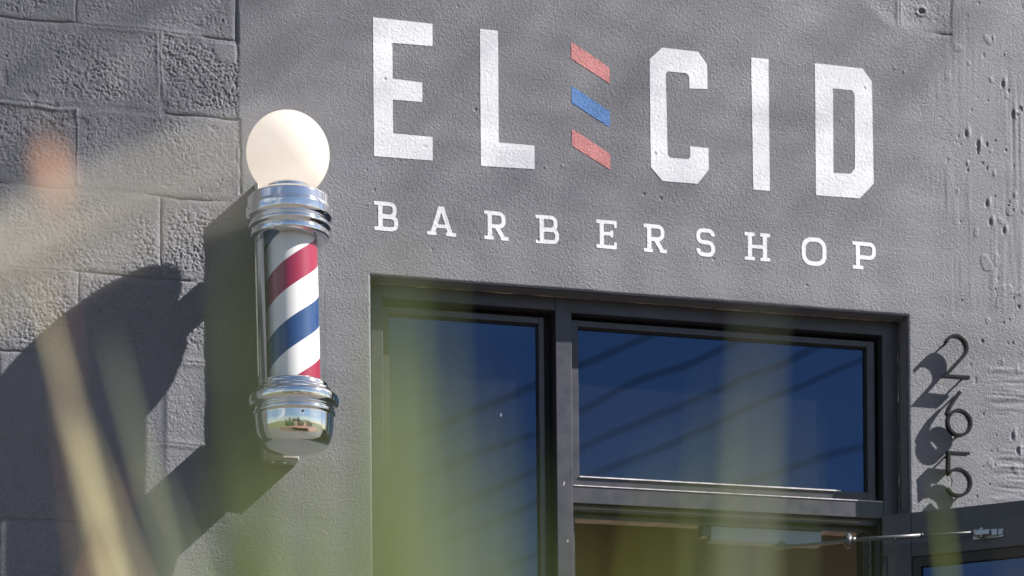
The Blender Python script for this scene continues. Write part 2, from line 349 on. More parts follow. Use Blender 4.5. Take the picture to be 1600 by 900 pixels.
for i in range(48):
    dent(rd.uniform(2.76, 3.2), rd.uniform(1.35, 3.1), rd.uniform(0.0024, 0.0036), rd.uniform(0.0028, 0.0065), -rd.uniform(0.0010, 0.0024), .1)
for i in range(26):
    dent(rd.uniform(2.74, 3.2), rd.uniform(1.35, 3.0), rd.uniform(0.003, 0.005), rd.uniform(0.004, 0.012), rd.uniform(0.001, 0.0025), 0.1)
for (x, z) in ((2.79, 2.455), (2.825, 2.43), (2.85, 2.27), (2.90, 2.20), (2.86, 2.22), (2.90, 2.60), (2.93, 2.52), (2.92, 1.64), (2.935, 1.60)):
    dent(x, z, 0.0036, 0.009, -0.0024, .1); dent(x + 0.010, z + 0.004, 0.0045, 0.014, 0.0028, 0.0)
for i in range(40):
    dent(rd.uniform(0.85, 2.7), rd.uniform(1.98, 2.9), rd.uniform(0.003, 0.0045), rd.uniform(0.003, 0.0045), rd.uniform(-0.0025, 0.002), 0.1)
for i in range(30):
    dent(rd.uniform(0.1, 0.8), rd.uniform(1.3, 2.7), rd.uniform(0.0022, 0.004), rd.uniform(0.0022, 0.004), -rd.uniform(0.0015, 0.003))
dent(2.665, 2.775, 0.008, 0.006, -0.006)
H = H.astype(np.float64)
def hsample(x, z):
    fx = (np.asarray(x) - GX0)/GS; fz = (np.asarray(z) - GZ0)/GS
    i = np.clip(np.floor(fx).astype(int), 0, NX-2); j = np.clip(np.floor(fz).astype(int), 0, NZ-2); a = fx - i; b = fz - j
    return (H[j, i]*(1-a)+H[j, i+1]*a)*(1-b) + (H[j+1, i]*(1-a)+H[j+1, i+1]*a)*b

def np_mesh(name, verts, quads, material, parent, smooth=True, tris=None):
    me = bpy.data.meshes.new(name); og = origin(parent)
    v = np.asarray(verts, dtype=np.float64) + np.array([-og.x, -og.y, ZC - og.z])
    n4 = len(quads); n3 = 0 if tris is None else len(tris)
    me.vertices.add(len(v)); me.vertices.foreach_set('co', v.ravel())
    loops = np.concatenate([np.asarray(quads).ravel(), np.asarray(tris).ravel() if n3 else np.zeros(0, int)]).astype(np.int32)
    me.loops.add(len(loops)); me.loops.foreach_set('vertex_index', loops)
    me.polygons.add(n4 + n3)
    me.polygons.foreach_set('loop_start', np.concatenate([np.arange(n4)*4, n4*4 + np.arange(n3)*3]).astype(np.int32))
    me.polygons.foreach_set('use_smooth', np.full(n4+n3, smooth))
    me.update(calc_edges=True); me.validate(); me.materials.append(material)
    o = bpy.data.objects.new(name, me); COL.objects.link(o); o.parent = parent
    return o

# ------------------------------------------------------------------ ground (structure)
def slab(name, x0, x1, y0, y1, z0, z1, m, bevel=0):
    b = MB(); b.box(x0, x1, y0, y1, z0, z1); o = b.build(name, m, None, lift=0, bevel=bevel); tag(o, kind='structure'); return o
g = MB(); g.add([(-900,-900,0),(900,-900,0),(900,900,0),(-900,900,0)], [(0,1,2,3)]); tag(g.build('ground', M['lawn'], None, lift=0), kind='structure')
def sheet(name, poly, z, m):
    b = MB(); b.add([(x, y, z) for x, y in poly], [tuple(range(len(poly)))]); return tag(b.build(name, m, None, lift=0), kind='structure')
slab('pavement', -14, 16, -4.2, -0.002, -0.1, 0.012, M['concrete'])
slab('planting_bed', -6, 4.6, -6.6, -4.3, -0.1, 0.008, M['soil'])
sheet('path', [(-5, -7.0), (5, -4.4), (13, -5), (14, -22), (2, -30), (-3, -30), (0.5, -12)], 0.008, M['brick'])
sheet('road', [(-200, -42), (200, -42), (200, -34), (-200, -34)], 0.006, M['asphalt'])

# ------------------------------------------------------------------ building
B = empty('shop_building', (1.9, 0, 0), 'grey painted block and stucco shop front with white painted lettering over a glazed doorway', 'building')
OX0, OX1, OZ = 1.140, 2.616, 1.947
xs = np.concatenate([GX0 + 0.008*np.arange(70), np.arange(0.16, 3.04, GS), np.arange(3.048, 3.39, 0.008)])
xs = np.unique(np.round(xs, 5)); zs = np.unique(np.round(np.concatenate([np.arange(-0.8, 1.10, 0.010), np.arange(1.1, 2.90, GS), np.arange(2.91, 3.6, 0.010)]), 5))
# snap nearest lines to the opening
for v, arr in ((OX0, xs), (OX1, xs), (OZ, zs)): arr[np.argmin(np.abs(arr - v))] = v
hx = hsample(*np.meshgrid(xs, zs))
# arrises of the opening are slightly rounded and worn
XX, ZZ = np.meshgrid(xs, zs)
dd = np.hypot(np.maximum(0, np.maximum(OX0 - XX, XX - OX1)), np.maximum(0, ZZ - OZ))
hx = hx - 0.0035*np.exp(-(dd/0.0030)**2) - 0.0
verts = np.stack([XX, -hx, ZZ], -1).reshape(-1, 3)
nx, nz = len(xs), len(zs); I, J = np.meshgrid(np.arange(nx-1), np.arange(nz-1))
cxm = (xs[I] + xs[I+1])/2; czm = (zs[J] + zs[J+1])/2
keep = ~((cxm > OX0) & (cxm < OX1) & (czm < OZ))
I = I[keep]; J = J[keep]
quads = np.stack([J*nx+I, J*nx+I+1, (J+1)*nx+I+1, (J+1)*nx+I], -1)
# reveals of the opening, tied to the edge of the sheet
i0 = int(np.where(xs == OX0)[0][0]); i1 = int(np.where(xs == OX1)[0][0]); j1 = int(np.where(zs == OZ)[0][0])
ring = [(i0, j) for j in range(0, j1)] + [(i, j1) for i in range(i0, i1+1)] + [(i1, j) for j in range(j1-1, -1, -1)]
base = len(verts); rv = []; DEP = [0.012, 0.03, 0.048, 0.066, 0.2]
for dth in DEP:
    for (i, j) in ring:
        wob = 0.0008*math.sin(i*0.13 + j*0.17 + dth*90)
        rv.append((xs[i] + (wob if i in (i0, i1) else 0), dth, zs[j] + (wob if j == j1 else 0)))
verts = np.concatenate([verts, np.array(rv)]); nr = len(ring); q2 = []
prev = [j*nx+i for i, j in ring]
for kk in range(len(DEP)):
    cur = [base + kk*nr + t for t in range(nr)]
    for t in range(nr-1): q2.append((prev[t], prev[t+1], cur[t+1], cur[t]))
    prev = cur
quads = np.concatenate([quads, np.array(q2)])
wall = np_mesh('wall', verts, quads, M['wall'], B)
wb = MB()
wb.box(-7, GX0, 0.001, 0.2, -0.8, 3.598); wb.build('side_wall', M['wallblock'], B)
wb = MB(); wb.box(xs[-1], 9, 0.001, 0.2, -0.8, 3.598); wb.build('side_wall', M['wallcoarse'], B); wb = MB()
wb.box(-7.05, 9.05, -0.03, 0.25, 3.598, 3.70)
wb.build('parapet', M['wallcoarse'], B)
BW = 3.2
ib = MB(); ib.box(-7, 9, BW, BW+.2, -0.8, 3.2); ib.box(-7, -6.8, 0.2, BW, -0.8, 3.2); ib.box(8.8, 9, 0.2, BW, -0.8, 3.2)
ib.box(-6.8, OX0 + 0.004, 0.201, 0.215, -0.79, 2.88); ib.box(OX1 - 0.004, 8.8, 0.201, 0.215, -0.79, 2.88)
ib.build('interior_wall', M['tan'], B)
def holed(name, m, X0, X1, Y0_, Y1_, z0, z1):        # slab with an unseen opening, added so daylight brightens the room
    b = MB(); hx0, hx1, hy0, hy1 = 4.2, 7.6, .9, 2.6
    b.box(X0, hx0, Y0_, Y1_, z0, z1); b.box(hx1, X1, Y0_, Y1_, z0, z1); b.box(hx0, hx1, Y0_, hy0, z0, z1); b.box(hx0, hx1, hy1, Y1_, z0, z1)
    b.build(name, m, B)
holed('interior_ceiling', M['ceil'], -6.8, 8.8, .216, BW-.001, 2.88, 3.0)
holed('roof', M['ceil'], -7.1, 9.1, .25, BW+.3, 3.2, 3.3)
fb = MB(); fb.box(-6.8, 8.8, 0.21, BW-.001, -0.86, -0.785); fb.build('interior_floor', M['tan'], B)

# ---- painted lettering: outlines from distance fields, cut at 1.5 mm and laid on the wall relief
def s_poly(P):
    P = np.array(P, float)
    def f(x, z):
        ins = np.zeros(x.shape, bool); dm = np.full(x.shape, 1e9)
        for a, b in zip(P, np.roll(P, -1, 0)):
            c = ((a[1] > z) != (b[1] > z)); den = (b[1]-a[1]) if b[1] != a[1] else 1e-12
            ins ^= c & (x < (b[0]-a[0])*(z-a[1])/den + a[0])
            e = b - a; t = np.clip(((x-a[0])*e[0] + (z-a[1])*e[1])/(e@e), 0, 1); dm = np.minimum(dm, np.hypot(x-a[0]-t*e[0], z-a[1]-t*e[1]))
        return np.where(ins, -dm, dm)
    return f
def s_bar(x0, z0, x1, z1, wd):
    L = math.hypot(x1-x0, z1-z0); cx, cz = (x0+x1)/2, (z0+z1)/2; c, s = (x1-x0)/L, (z1-z0)/L
    def f(x, z):
        u = np.abs((x-cx)*c + (z-cz)*s) - L/2; v = np.abs(-(x-cx)*s + (z-cz)*c) - wd/2
        return np.hypot(np.maximum(u, 0), np.maximum(v, 0)) + np.minimum(np.maximum(u, v), 0)
    return f
def s_rr(x0, x1, z0, z1, r, wd):          # rounded rectangle outline (outer bounds given)
    cx, cz, hw, hh = (x0+x1)/2, (z0+z1)/2, (x1-x0)/2, (z1-z0)/2
    def f(x, z):
        qx = np.abs(x-cx) - hw + r; qz = np.abs(z-cz) - hh + r
        dd_ = np.hypot(np.maximum(qx, 0), np.maximum(qz, 0)) + np.minimum(np.maximum(qx, qz), 0) - r
        return np.maximum(dd_, -(dd_ + wd))
    return f
U = lambda *fs: (lambda x, z: np.minimum.reduce([f(x, z) for f in fs]))
def CUT(f, g): return lambda x, z: np.maximum(f(x, z), -g(x, z))
def HALF(f, a, b, c): return lambda x, z: np.maximum(f(x, z), a*x + b*z - c)      # keep a x + b z < c
def letter(name, f, x0, z0, wd, ht, material, label):
    s = 0.002
    ia, ib_ = int(math.floor((x0 - 0.006 - GX0)/s)), int(math.ceil((x0 + wd + 0.006 - GX0)/s))
    ja, jb = int(math.floor((z0 - 0.006 - GZ0)/s)), int(math.ceil((z0 + ht + 0.006 - GZ0)/s))
    gx = GX0 + s*np.arange(ia, ib_+1); gz = GZ0 + s*np.arange(ja, jb+1); A, C = np.meshgrid(gx, gz)
    D = f(A - x0, C - z0) + 0.0001
    D += 0.00022*np.sin(A*900)*np.sin(C*760 + 1)            # hand cut edge
    n0, n1 = D.shape; ins = D < 0; full = ins[:-1, :-1] & ins[:-1, 1:] & ins[1:, :-1] & ins[1:, 1:]; anyi = ins[:-1, :-1] | ins[:-1, 1:] | ins[1:, :-1] | ins[1:, 1:]
    V = list(zip(A.ravel(), C.ravel())); jj, ii = np.where(full); Q = np.stack([jj*n1+ii, jj*n1+ii+1, (jj+1)*n1+ii+1, (jj+1)*n1+ii], -1)
    T = []; ed = {}
    def ev(a, b):
        key = (min(a, b), max(a, b))
        if key not in ed:
            a_, b_ = key; da, db = D.flat[a_], D.flat[b_]; t = da/(da - db); ed[key] = len(V)
            V.append((A.flat[a_]*(1-t) + A.flat[b_]*t, C.flat[a_]*(1-t) + C.flat[b_]*t))
        return ed[key]
    for j, i in zip(*np.where(anyi & ~full)):
        c = [j*n1+i, j*n1+i+1, (j+1)*n1+i+1, (j+1)*n1+i]; poly = []
        for k_ in range(4):
            a, b = c[k_], c[(k_+1) % 4]; ia_, ib2 = D.flat[a] < 0, D.flat[b] < 0
            if ia_: poly.append(a)
            if ia_ != ib2: poly.append(ev(int(a), int(b)))
        for k_ in range(1, len(poly)-1): T.append((poly[0], poly[k_], poly[k_+1]))
    V = np.array(V); used = np.unique(np.concatenate([Q.ravel(), np.array(T).ravel()])); mp_ = -np.ones(len(V), int); mp_[used] = np.arange(len(used))
    V = V[used]; hy = hsample(V[:, 0], V[:, 1]) + 0.0007
    o = np_mesh(name, np.stack([V[:, 0], -hy, V[:, 1]], -1), mp_[Q], material, wall, True, mp_[np.array(T)])
    if label: o['label'] = label
    return o
z_b = 2.2505; HT = 0.352
W_ = M['white_paint']
letter('painted_letter', s_poly([(0,0),(.153,.002),(.153,.062),(.050,.062),(.050,.148),(.127,.149),(.127,.199),(.050,.201),(.050,.292),(.155,.294),(.155,.351),(0,.352)]), 1.152, z_b, .155, HT, W_, 'large white block letter E')
letter('painted_letter', s_poly([(0,0),(.143,.003),(.143,.064),(.048,.064),(.048,.351),(0,.351)]), 1.432, z_b, .145, HT, W_, 'large white block letter L')
letter('painted_letter', s_poly([(.032,.001),(.128,.001),(.160,.041),(.160,.099),(.109,.099),(.109,.071),(.103,.064),(.053,.064),(.047,.071),(.044,.284),(.050,.292),(.101,.292),(.109,.285),(.109,.252),(.160,.255),(.160,.321),(.134,.352),(.036,.353),(0,.319),(0,.035)]), 1.890, z_b, .162, HT, W_, 'large white block letter C with cut corners')
letter('painted_letter', s_poly([(.002,0),(.049,0),(.049,.351),(0,.351)]), 2.173, z_b, .05, HT, W_, 'large white block letter I')
letter('painted_letter', CUT(s_poly([(0,0),(.126,.002),(.167,.045),(.164,.320),(.138,.352),(0,.353)]), s_poly([(.051,.064),(.101,.066),(.113,.082),(.113,.282),(.105,.290),(.051,.290)])), 2.353, z_b, .168, HT, W_, 'large white block letter D with cut corners')
for zb, mm, lb in ((2.495, 'red_paint', 'upper salmon red slanted stripe'), (2.3805, 'blue_paint', 'blue slanted stripe'), (2.2695, 'red_paint', 'lower salmon red slanted stripe')):
    letter('painted_stripe', s_poly([(0, .0545), (.104, -.0005), (.104, .0415), (0, .0985)]), 1.676, zb, .106, .10, M[mm], lb)
t, sr = .0118, .0095                     # stem and serif weight
def L_B(): return U(s_bar(.014,0,.014,.074,t), s_bar(-.002,.0047,.03,.0047,sr), s_bar(-.002,.0693,.03,.0693,sr), HALF(s_rr(-.02,.060,0,.0415,.0175,.0105),-1,0,-.014), HALF(s_rr(-.02,.056,.0325,.074,.0175,.0100),-1,0,-.014))
def L_A(): return U(s_bar(.013,.003,.036,.074,t), s_bar(.062,.003,.0385,.074,t), s_bar(.022,.024,.053,.024,.0095), s_bar(-.001,.0047,.024,.0047,sr), s_bar(.049,.0047,.076,.0047,sr), s_bar(.031,.0705,.044,.0705,.007))
def L_R(): return U(s_bar(.014,0,.014,.074,t), s_bar(-.001,.0047,.024,.0047,sr), s_bar(-.001,.0693,.03,.0693,sr), HALF(s_rr(-.02,.056,.030,.074,.0185,.0105),-1,0,-.014), s_bar(.032,.034,.050,.005,t*.95), s_bar(.043,.0047,.063,.0047,sr))
def L_E(): return U(s_bar(.014,0,.014,.074,t), s_bar(-.001,.0047,.055,.0047,sr), s_bar(-.001,.0693,.055,.0693,sr), s_bar(.01,.039,.042,.039,.009), s_bar(.0415,.030,.0415,.048,.0075), s_bar(.0515,0,.0515,.0185,.0075), s_bar(.0515,.0555,.0515,.074,.0075))
def L_S():
    a = CUT(s_rr(0,.052,.0325,.074,.0185,.0105), s_poly([(.030,.020),(.07,.020),(.07,.0545),(.030,.0545)]))
    b = CUT(s_rr(0,.052,0,.0425,.0185,.0105), s_poly([(-.02,.0205),(.022,.0205),(.022,.06),(-.02,.06)]))
    return U(a, b)
def L_H(): return U(s_bar(.014,0,.014,.074,t), s_bar(.056,0,.056,.074,t), s_bar(.014,.037,.056,.037,.0095), s_bar(-.001,.0047,.028,.0047,sr), s_bar(.043,.0047,.071,.0047,sr), s_bar(-.001,.0693,.028,.0693,sr), s_bar(.043,.0693,.071,.0693,sr))
def L_O(): return s_rr(0,.071,-.001,.075,.0285,.0118)
def L_P(): return U(s_bar(.015,0,.015,.074,t), s_bar(0,.0047,.031,.0047,sr), s_bar(0,.0693,.03,.0693,sr), HALF(s_rr(-.02,.067,.027,.074,.0185,.0105),-1,0,-.015))
for ch, fn, x0, wd in (('B',L_B,1.153,.062),('A',L_A,1.289,.077),('R',L_R,1.440,.064),('B',L_B,1.578,.062),('E',L_E,1.740,.058),
                       ('R',L_R,1.870,.066),('S',L_S,2.014,.054),('H',L_H,2.150,.072),('O',L_O,2.311,.072),('P',L_P,2.457,.070)):
    letter('painted_letter', fn(), x0, 2.0625, wd, .074, W_, 'small white slab serif letter ' + ch)

# ---- glazed frame: parts of the building
fr = MB()
FY = 0.057
fr.box(OX0+.012, 1.182, FY, .15, -.8, 1.946)              # left jamb
fr.box(2.566, OX1-.004, FY, .15, -.8, 1.946)              # right jamb
fr.box(1.182, 1.643, FY+.0005, .15, 1.911, 1.946); fr.box(1.686, 2.566, FY+.0005, .15, 1.908, 1.946)     # head
fr.box(1.643, 1.686, FY-.001, .15, -.8, 1.946)            # mullion
fr.box(1.686, 2.566, FY+.0005, .15, 1.409, 1.4545)        # bar under the transom light
frame = fr.build('window_frame', M['frame'], B, bevel=.0012)
bk = MB(); bk.box(1.182, 1.643, .118, .15, 1.885, 1.911); bk.box(1.182, 1.193, .118, .15, -.8, 1.885); bk.box(1.628, 1.643, .118, .15, -.8, 1.885)
bk.box(1.686, 2.566, .118, .15, 1.885, 1.908); bk.box(1.686, 1.694, .118, .15, 1.4545, 1.885); bk.box(2.552, 2.566, .118, .15, 1.4545, 1.885)
bk.box(OX0+.001, OX0+.012, FY+.006, .12, -.8, 1.946); bk.box(OX1-.004, OX1-.0005, FY+.006, .12, -.8, 1.946)
bk.build('gasket', M['gasket'], frame)
# caulk crumbs along head and jamb
ck = MB(); rr = random.Random(3)
ck.tube([(1.146 + i*.0245, .0565, 1.9462 + rr.uniform(-.0006, .0006)) for i in range(60)], [rr.choice([.0004, .0006, .0009, .0018]) for i in range(60)], 6)
ck.build('caulk', M['caulk'], frame)
ck = MB(); ck.tube([(OX1-.0045 + rr.uniform(-.0005, .0005), .0565, 1.94 - i*.018) for i in range(90)], [rr.choice([.0003, .0005, .0006, .0016]) for i in range(90)], 6)
ck.build('caulk', M['caulk'], frame)
def sash(name, x0, x1, z0, z1, wl, wr, wt, wb_, y):
    b = MB(); b.box(x0, x0+wl, y, y+.03, z0, z1); b.box(x1-wr, x1, y, y+.03, z0, z1); b.box(x0+wl, x1-wr, y+.0005, y+.03, z1-wt, z1); b.box(x0+wl, x1-wr, y+.0005, y+.03, z0, z0+wb_)
    s_ = b.build(name, M['frame'], B, bevel=.0008)
    g_ = MB(); g_.box(x0+wl-.002, x1-wr+.002, y+.016, y+.021, z0+wb_-.002, z1-wt+.002); g_.build('window_glass', M['window'], s_)
    k_ = MB(); e = .0035
    k_.box(x0+wl, x0+wl+e, y+.010, y+.0155, z0+wb_, z1-wt); k_.box(x1-wr-e, x1-wr, y+.010, y+.0155, z0+wb_, z1-wt); k_.box(x0+wl+e, x1-wr-e, y+.010, y+.0155, z1-wt-e, z1-wt)
    k_.build('gasket', M['gasket'], s_)
    return s_
s1 = sash('sidelight_window', 1.186, 1.618, -.74, 1.897, .016, .014, .016, .05, .082); s1['label'] = 'tall fixed glass pane left of the doorway'
s2 = sash('transom_window', 1.690, 2.553, 1.4585, 1.897, .021, .022, .016, .026, .082); s2['label'] = 'wide glass pane above the doorway'
lg = MB(); lg.box(1.712, 2.45, .0785, .0825, 1.4832, 1.4858); lg.box(1.688, 2.562, .0555, .0575, 1.4540, 1.4558); lg.build('sunlit_edge_strip', M['ledge'], s2)  # pale strips stand in for sunlight along the sill and bar tops
# paint chips on the mullion and a stray fleck on the tall pane
for (x, z, dx_, dz_, yy) in ((1.6595, 1.452, .003, .011, FY-.0016), (1.668, 1.305, .003, .006, FY-.0016), (1.503, 1.6355, .0002, .008, .0972)):
    b = MB(); b.add([(x, yy, z), (x+.0016, yy, z), (x+.0016+dx_, yy, z+dz_), (x+dx_, yy, z+dz_), (x, yy+.0006, z), (x+.0016, yy+.0006, z), (x+.0016+dx_, yy+.0006, z+dz_), (x+dx_, yy+.0006, z+dz_)], [(0,1,2,3),(7,6,5,4),(0,4,5,1),(1,5,6,2),(2,6,7,3),(3,7,4,0)])
    b.build('paint_chip', M['ledge'], frame)
# door head, stops and threshold
hd = MB(); hd.box(1.686, 2.566, .072, .15, 1.392, 1.409); hd.box(1.686, 2.566, .100, .15, 1.378, 1.392); hd.box(1.686, 1.700, .09, .15, -.8, 1.378); hd.box(2.553, 2.566, .06, .15, -.8, 1.392); hd.box(2.524, 2.541, .105, .15, -.8, 1.378)
dh = hd.build('door_head', M['doorpaint'], B, bevel=.0008)
ln = MB(); ln.box(1.69, 2.50, .0705, .0723, 1.3985, 1.4005); ln.build('weather_strip', mat('brass coloured strip', (.30, .22, .12), .4, .6), dh)
ln = MB(); ln.box(2.5412, 2.5445, .098, .112, -.78, 1.372); ln.build('weather_strip', M['steel'], dh)

# ---- open door leaf, hinged at the right jamb, swung out over the pavement
dr = empty('door', (2.548 - B.location.x, 0.03, 0)); dr.parent = B; dr['label'] = 'dark metal glazed door standing open'
a = R(-40.8); ux = (math.cos(a), math.sin(a)); uy = (math.sin(a), -math.cos(a)); uy = (-ux[1], ux[0]); O = (2.548, 0.03)
# face towards the camera is b = 0; thickness runs to b = +0.044 (behind)
def dbox(b, a0, a1, b0, b1, z0, z1): b.obox(O, ux, uy, a0, a1, b0, b1, z0, z1)
d1 = MB(); dbox(d1, 0, .081, 0, .044, -.785, 1.41); d1.build('stile', M['doorpaint'], dr, bevel=.0012)
d1 = MB(); dbox(d1, .779, .86, 0, .044, -.785, 1.41); d1.build('stile', M['doorpaint'], dr, bevel=.0012)
d1 = MB(); dbox(d1, .0815, .7785, .0004, .0436, 1.291, 1.4097); d1.build('top_rail', M['doorpaint'], dr, bevel=.0012)
d1 = MB(); dbox(d1, .0815, .7785, .0004, .0436, -.785, -.55); d1.build('bottom_rail', M['doorpaint'], dr, bevel=.0012)
d1 = MB(); dbox(d1, .0815, .105, .006, .038, -.549, 1.2905); dbox(d1, .756, .7785, .006, .038, -.549, 1.2905); dbox(d1, .105, .756, .006, .038, 1.264, 1.2905); dbox(d1, .105, .756, .006, .038, -.549, -.53)
d1.build('glazing_bead', M['gasket'], dr)
d1 = MB(); dbox(d1, .104, .757, .018, .024, -.531, 1.265); d1.build('door_glass', M['window'], dr)
d1 = MB()
P3 = lambda a_, b_, z_: (O[0]+ux[0]*a_+uy[0]*b_, O[1]+ux[1]*a_+uy[1]*b_, z_)
d1.tube([P3(.82, 0, -.05), P3(.82, -.05, -.04), P3(.82, -.06, .1), P3(.82, -.05, .24), P3(.82, 0, .25)], .011); d1.build('door_handle', M['steel'], dr)
for zz in (1.25, .3, -.6):
    d1 = MB(); d1.tube([(2.552, .026, zz-.05), (2.552, .026, zz+.05)], .0095); d1.build('hinge', M['doorpaint'], dr)

# ---- door closer on the door head
dc = empty('door_closer', (2.24 - B.location.x, .1, 0)); dc.parent = B
b_ = MB(); b_.box(2.086, 2.404, .106, .145, 1.338, 1.3775); b_.build('closer_body', M['closer'], dc, bevel=.002)
b_ = MB(); b_.box(2.062, 2.0855, .108, .145, 1.350, 1.3775); b_.build('end_plug', M['doorpaint'], dc, bevel=.002)
KN = Vector((2.428, -.02, 1.328)); PV = Vector((2.288, .112, 1.333)); SH = Vector(P3(.262, -.022, 1.3335))
b_ = MB(); b_.tube([PV + Vector((0,0,.012)), PV - Vector((0,0,.006))], .011, 14)
dv = (KN - PV); side = Vector((-dv.y, dv.x, 0)).normalized()*.008
for (p0, p1) in ((PV - dv.normalized()*.02, KN),):
    vs_ = [p0-side*.8, p0+side*.8, p1+side, p1-side]; vs_ = [q + Vector((0,0,-.006)) for q in vs_] + [q + Vector((0,0,.001)) for q in vs_]
    b_.add(vs_, [(0,1,2,3),(4,5,6,7),(0,1,5,4),(1,2,6,5),(2,3,7,6),(3,0,4,7)])
b_.build('closer_arm', M['armsteel'], dc, bevel=.0008)
b_ = MB(); b_.tube([KN + Vector((0,0,-.016)), KN + Vector((0,0,.012))], .0105, 16); b_.tube([KN + Vector((0,0,.012)), KN + Vector((0,0,.018))], [.009, .004], 16); b_.tube([KN + Vector((0,0,-.021)), KN + Vector((0,0,-.016))], .0065, 12)
b_.build('elbow', M['armsteel'], dc)
dd1 = (SH - KN); mid = KN + dd1*.58
b_ = MB(); b_.tube([KN, mid], .0058, 12); b_.tube([mid, mid + dd1*.01], .0075, 12); b_.tube([KN + dd1*.37 + Vector((0,0,-.012)), KN + dd1*.37], .0045, 8); b_.tube([KN, KN + dd1*.06], .0075, 12); b_.build('adjuster_tube', M['armsteel'], dc)
b_ = MB(); b_.tube([mid, SH], .0036, 10); b_.build('closer_rod', M['armsteel'], dc)
b_ = MB(); dbox(b_, .250, .332, -.005, -.0005, 1.318, 1.340); dbox(b_, .262, .300, -.030, -.005, 1.324, 1.337); dbox(b_, .302, .318, -.016, -.005, 1.322, 1.339)
b_.tube([SH - dd1*.02, SH + dd1*.04], .0075, 12); b_.tube([P3(.275, -.018, 1.319), P3(.275, -.018, 1.344)], .007, 12); b_.tube([P3(.324, -.010, 1.329), P3(.324, -.004, 1.329)], .006, 10)
b_.build('closer_shoe', mat('worn dark steel', (.30, .31, .33), .3, .9), dc, bevel=.0008)

# ------------------------------------------------------------------ barber pole
AX, AY, TI = .9045, -.215, 0.0125
bp = empty('barber_pole', (AX, 0, ZC + 1.448), 'chrome barber pole with red white and blue stripes and a white globe on top', 'barber pole')
bp.rotation_euler = (-0.010, -TI, 0); POLE_SHIFT = (.002, 0, .0025)
zb = 1.80
def lat(name, prof, m, parent=bp, **k):
    b = MB(); b.lathe(prof, AX + .000, AY, **k); return b.build(name, m, parent)
def fil(pts, n=5):
    """round the corners of a lathe profile a little"""
    o = [pts[0]]
    for a, b, c in zip(pts, pts[1:], pts[2:]):
        a, b, c = map(Vector, (a, b, c)); la, lc = (a-b).length, (c-b).length; rr_ = min(.0032, la*.45, lc*.45)
        p0 = b + (a-b).normalized()*rr_; p1 = b + (c-b).normalized()*rr_
        for i in range(n): t_ = i/(n-1); o.append(tuple(p0*(1-t_)**2 + b*2*t_*(1-t_) + p1*t_**2))
    o.append(pts[-1]); return o
# globe
gp = [(max(1e-4, .1008*math.sin(q)), 2.1505 - .1008*math.cos(q)) for q in [i*PI/48 for i in range(0, 49)]]
b = MB(); b.lathe(gp[4:], AX, AY, n=96); b.build('globe', M['globe'], bp)
top = lat('top_collar', fil([(.030, 2.070), (.0545, 2.070), (.0545, 2.050), (.060, 2.047), (.091, 2.046), (.1005, 2.038), (.1005, 2.016), (.104, 2.014), (.1055, 2.009), (.1055, 1.990), (.100, 1.984), (.094, 1.981), (.094, 1.976), (.100, 1.973), (.101, 1.966), (.094, 1.961), (.092, 1.957), (.096, 1.954), (.096, 1.943), (.087, 1.940), (.060, 1.940)]), M['chrome'])
for q in (-PI/2 - .1, -PI/2 + 2.0, -PI/2 - 2.2):
    b = MB(); c = Vector((AX + .0545*math.cos(q), AY + .0545*math.sin(q), 2.061)); n_ = Vector((math.cos(q), math.sin(q), 0)); b.tube([c - n_*.002, c + n_*.003], .0032, 12)
    b.build('set_screw', M['steel'], top)
lat('bottom_cap', fil([(.060, 1.590), (.082, 1.590), (.086, 1.585), (.087, 1.577), (.094, 1.573), (.096, 1.566), (.104, 1.562), (.1095, 1.555), (.1105, 1.546), (.109, 1.537), (.103, 1.530), (.098, 1.528), (.096, 1.524), (.101, 1.520), (.1015, 1.513), (.097, 1.509), (.0968, 1.500), (.0962, 1.488), (.0948, 1.476), (.0924, 1.464), (.0888, 1.453), (.0845, 1.4445), (.079, 1.4385), (.070, 1.4345), (.040, 1.432), (.0005, 1.431)]), M['chrome'])
b = MB(); q = -PI/2 + .05; c = Vector((AX + .0965*math.cos(q), AY + .0965*math.sin(q), 1.500)); n_ = Vector((math.cos(q), math.sin(q), 0)); b.tube([c - n_*.002, c + n_*.003], .0032, 12); b.build('set_screw', M['doorpaint'], bp)
lat('glass_tube', [(.0855, 1.585), (.0855, 1.944)], M['tube'])
cyl = MB(); cyl.lathe([(.066, 1.584), (.066, 1.945)], AX, AY, n=96)
me = cyl.build('striped_cylinder', stripe_mat(0, 0.49, .293), bp)
# put the origin of the striped cylinder on its own axis so that the helix runs round it
sh = Vector((0, AY, 0)); me.data.transform(Matrix.Translation(-sh)); me.location = sh
b = MB(); b.lathe([(.0825, 1.575), (.0825, 1.928)], AX, AY, n=24, a0=R(120), a1=R(211)); b.lathe([(.0815, 1.928), (.0815, 1.575)], AX, AY, n=24, a0=R(120), a1=R(211))
b.build('back_reflector', M['mirror'], bp)
br = MB(); br.box(.852, .940, -.004, .001, 1.448, 2.150); br.box(.852, .856, -.061, -.004, 1.448, 2.150); br.box(.936, .940, -.061, -.004, 1.448, 2.150)
br.box(.856, .936, -.061, -.057, 1.452, 2.146); br.box(.856, .936, -.057, -.004, 1.448, 1.452); br.box(.856, .936, -.057, -.004, 2.146, 2.150)
brk = br.build('wall_bracket', M['alu'], bp, bevel=.0012)
b = MB(); b.box(.866, .926, -.165, -.0705, 1.990, 2.042); b.build('arm', M['alu'], bp, bevel=.002)
b = MB(); b.box(.866, .926, -.165, -.0705, 1.470, 1.640); b.build('arm', M['alu'], bp, bevel=.002)
b = MB(); b.tube([(.905, -.045, 1.4475), (.905, -.045, 1.4405)], .008, 6); b.build('bolt', M['steel'], bp)
b = MB(); b.tube([(.876, -.045, 1.4475), (.876, -.045, 1.441)], .006, 6); b.build('bolt', M['steel'], bp)

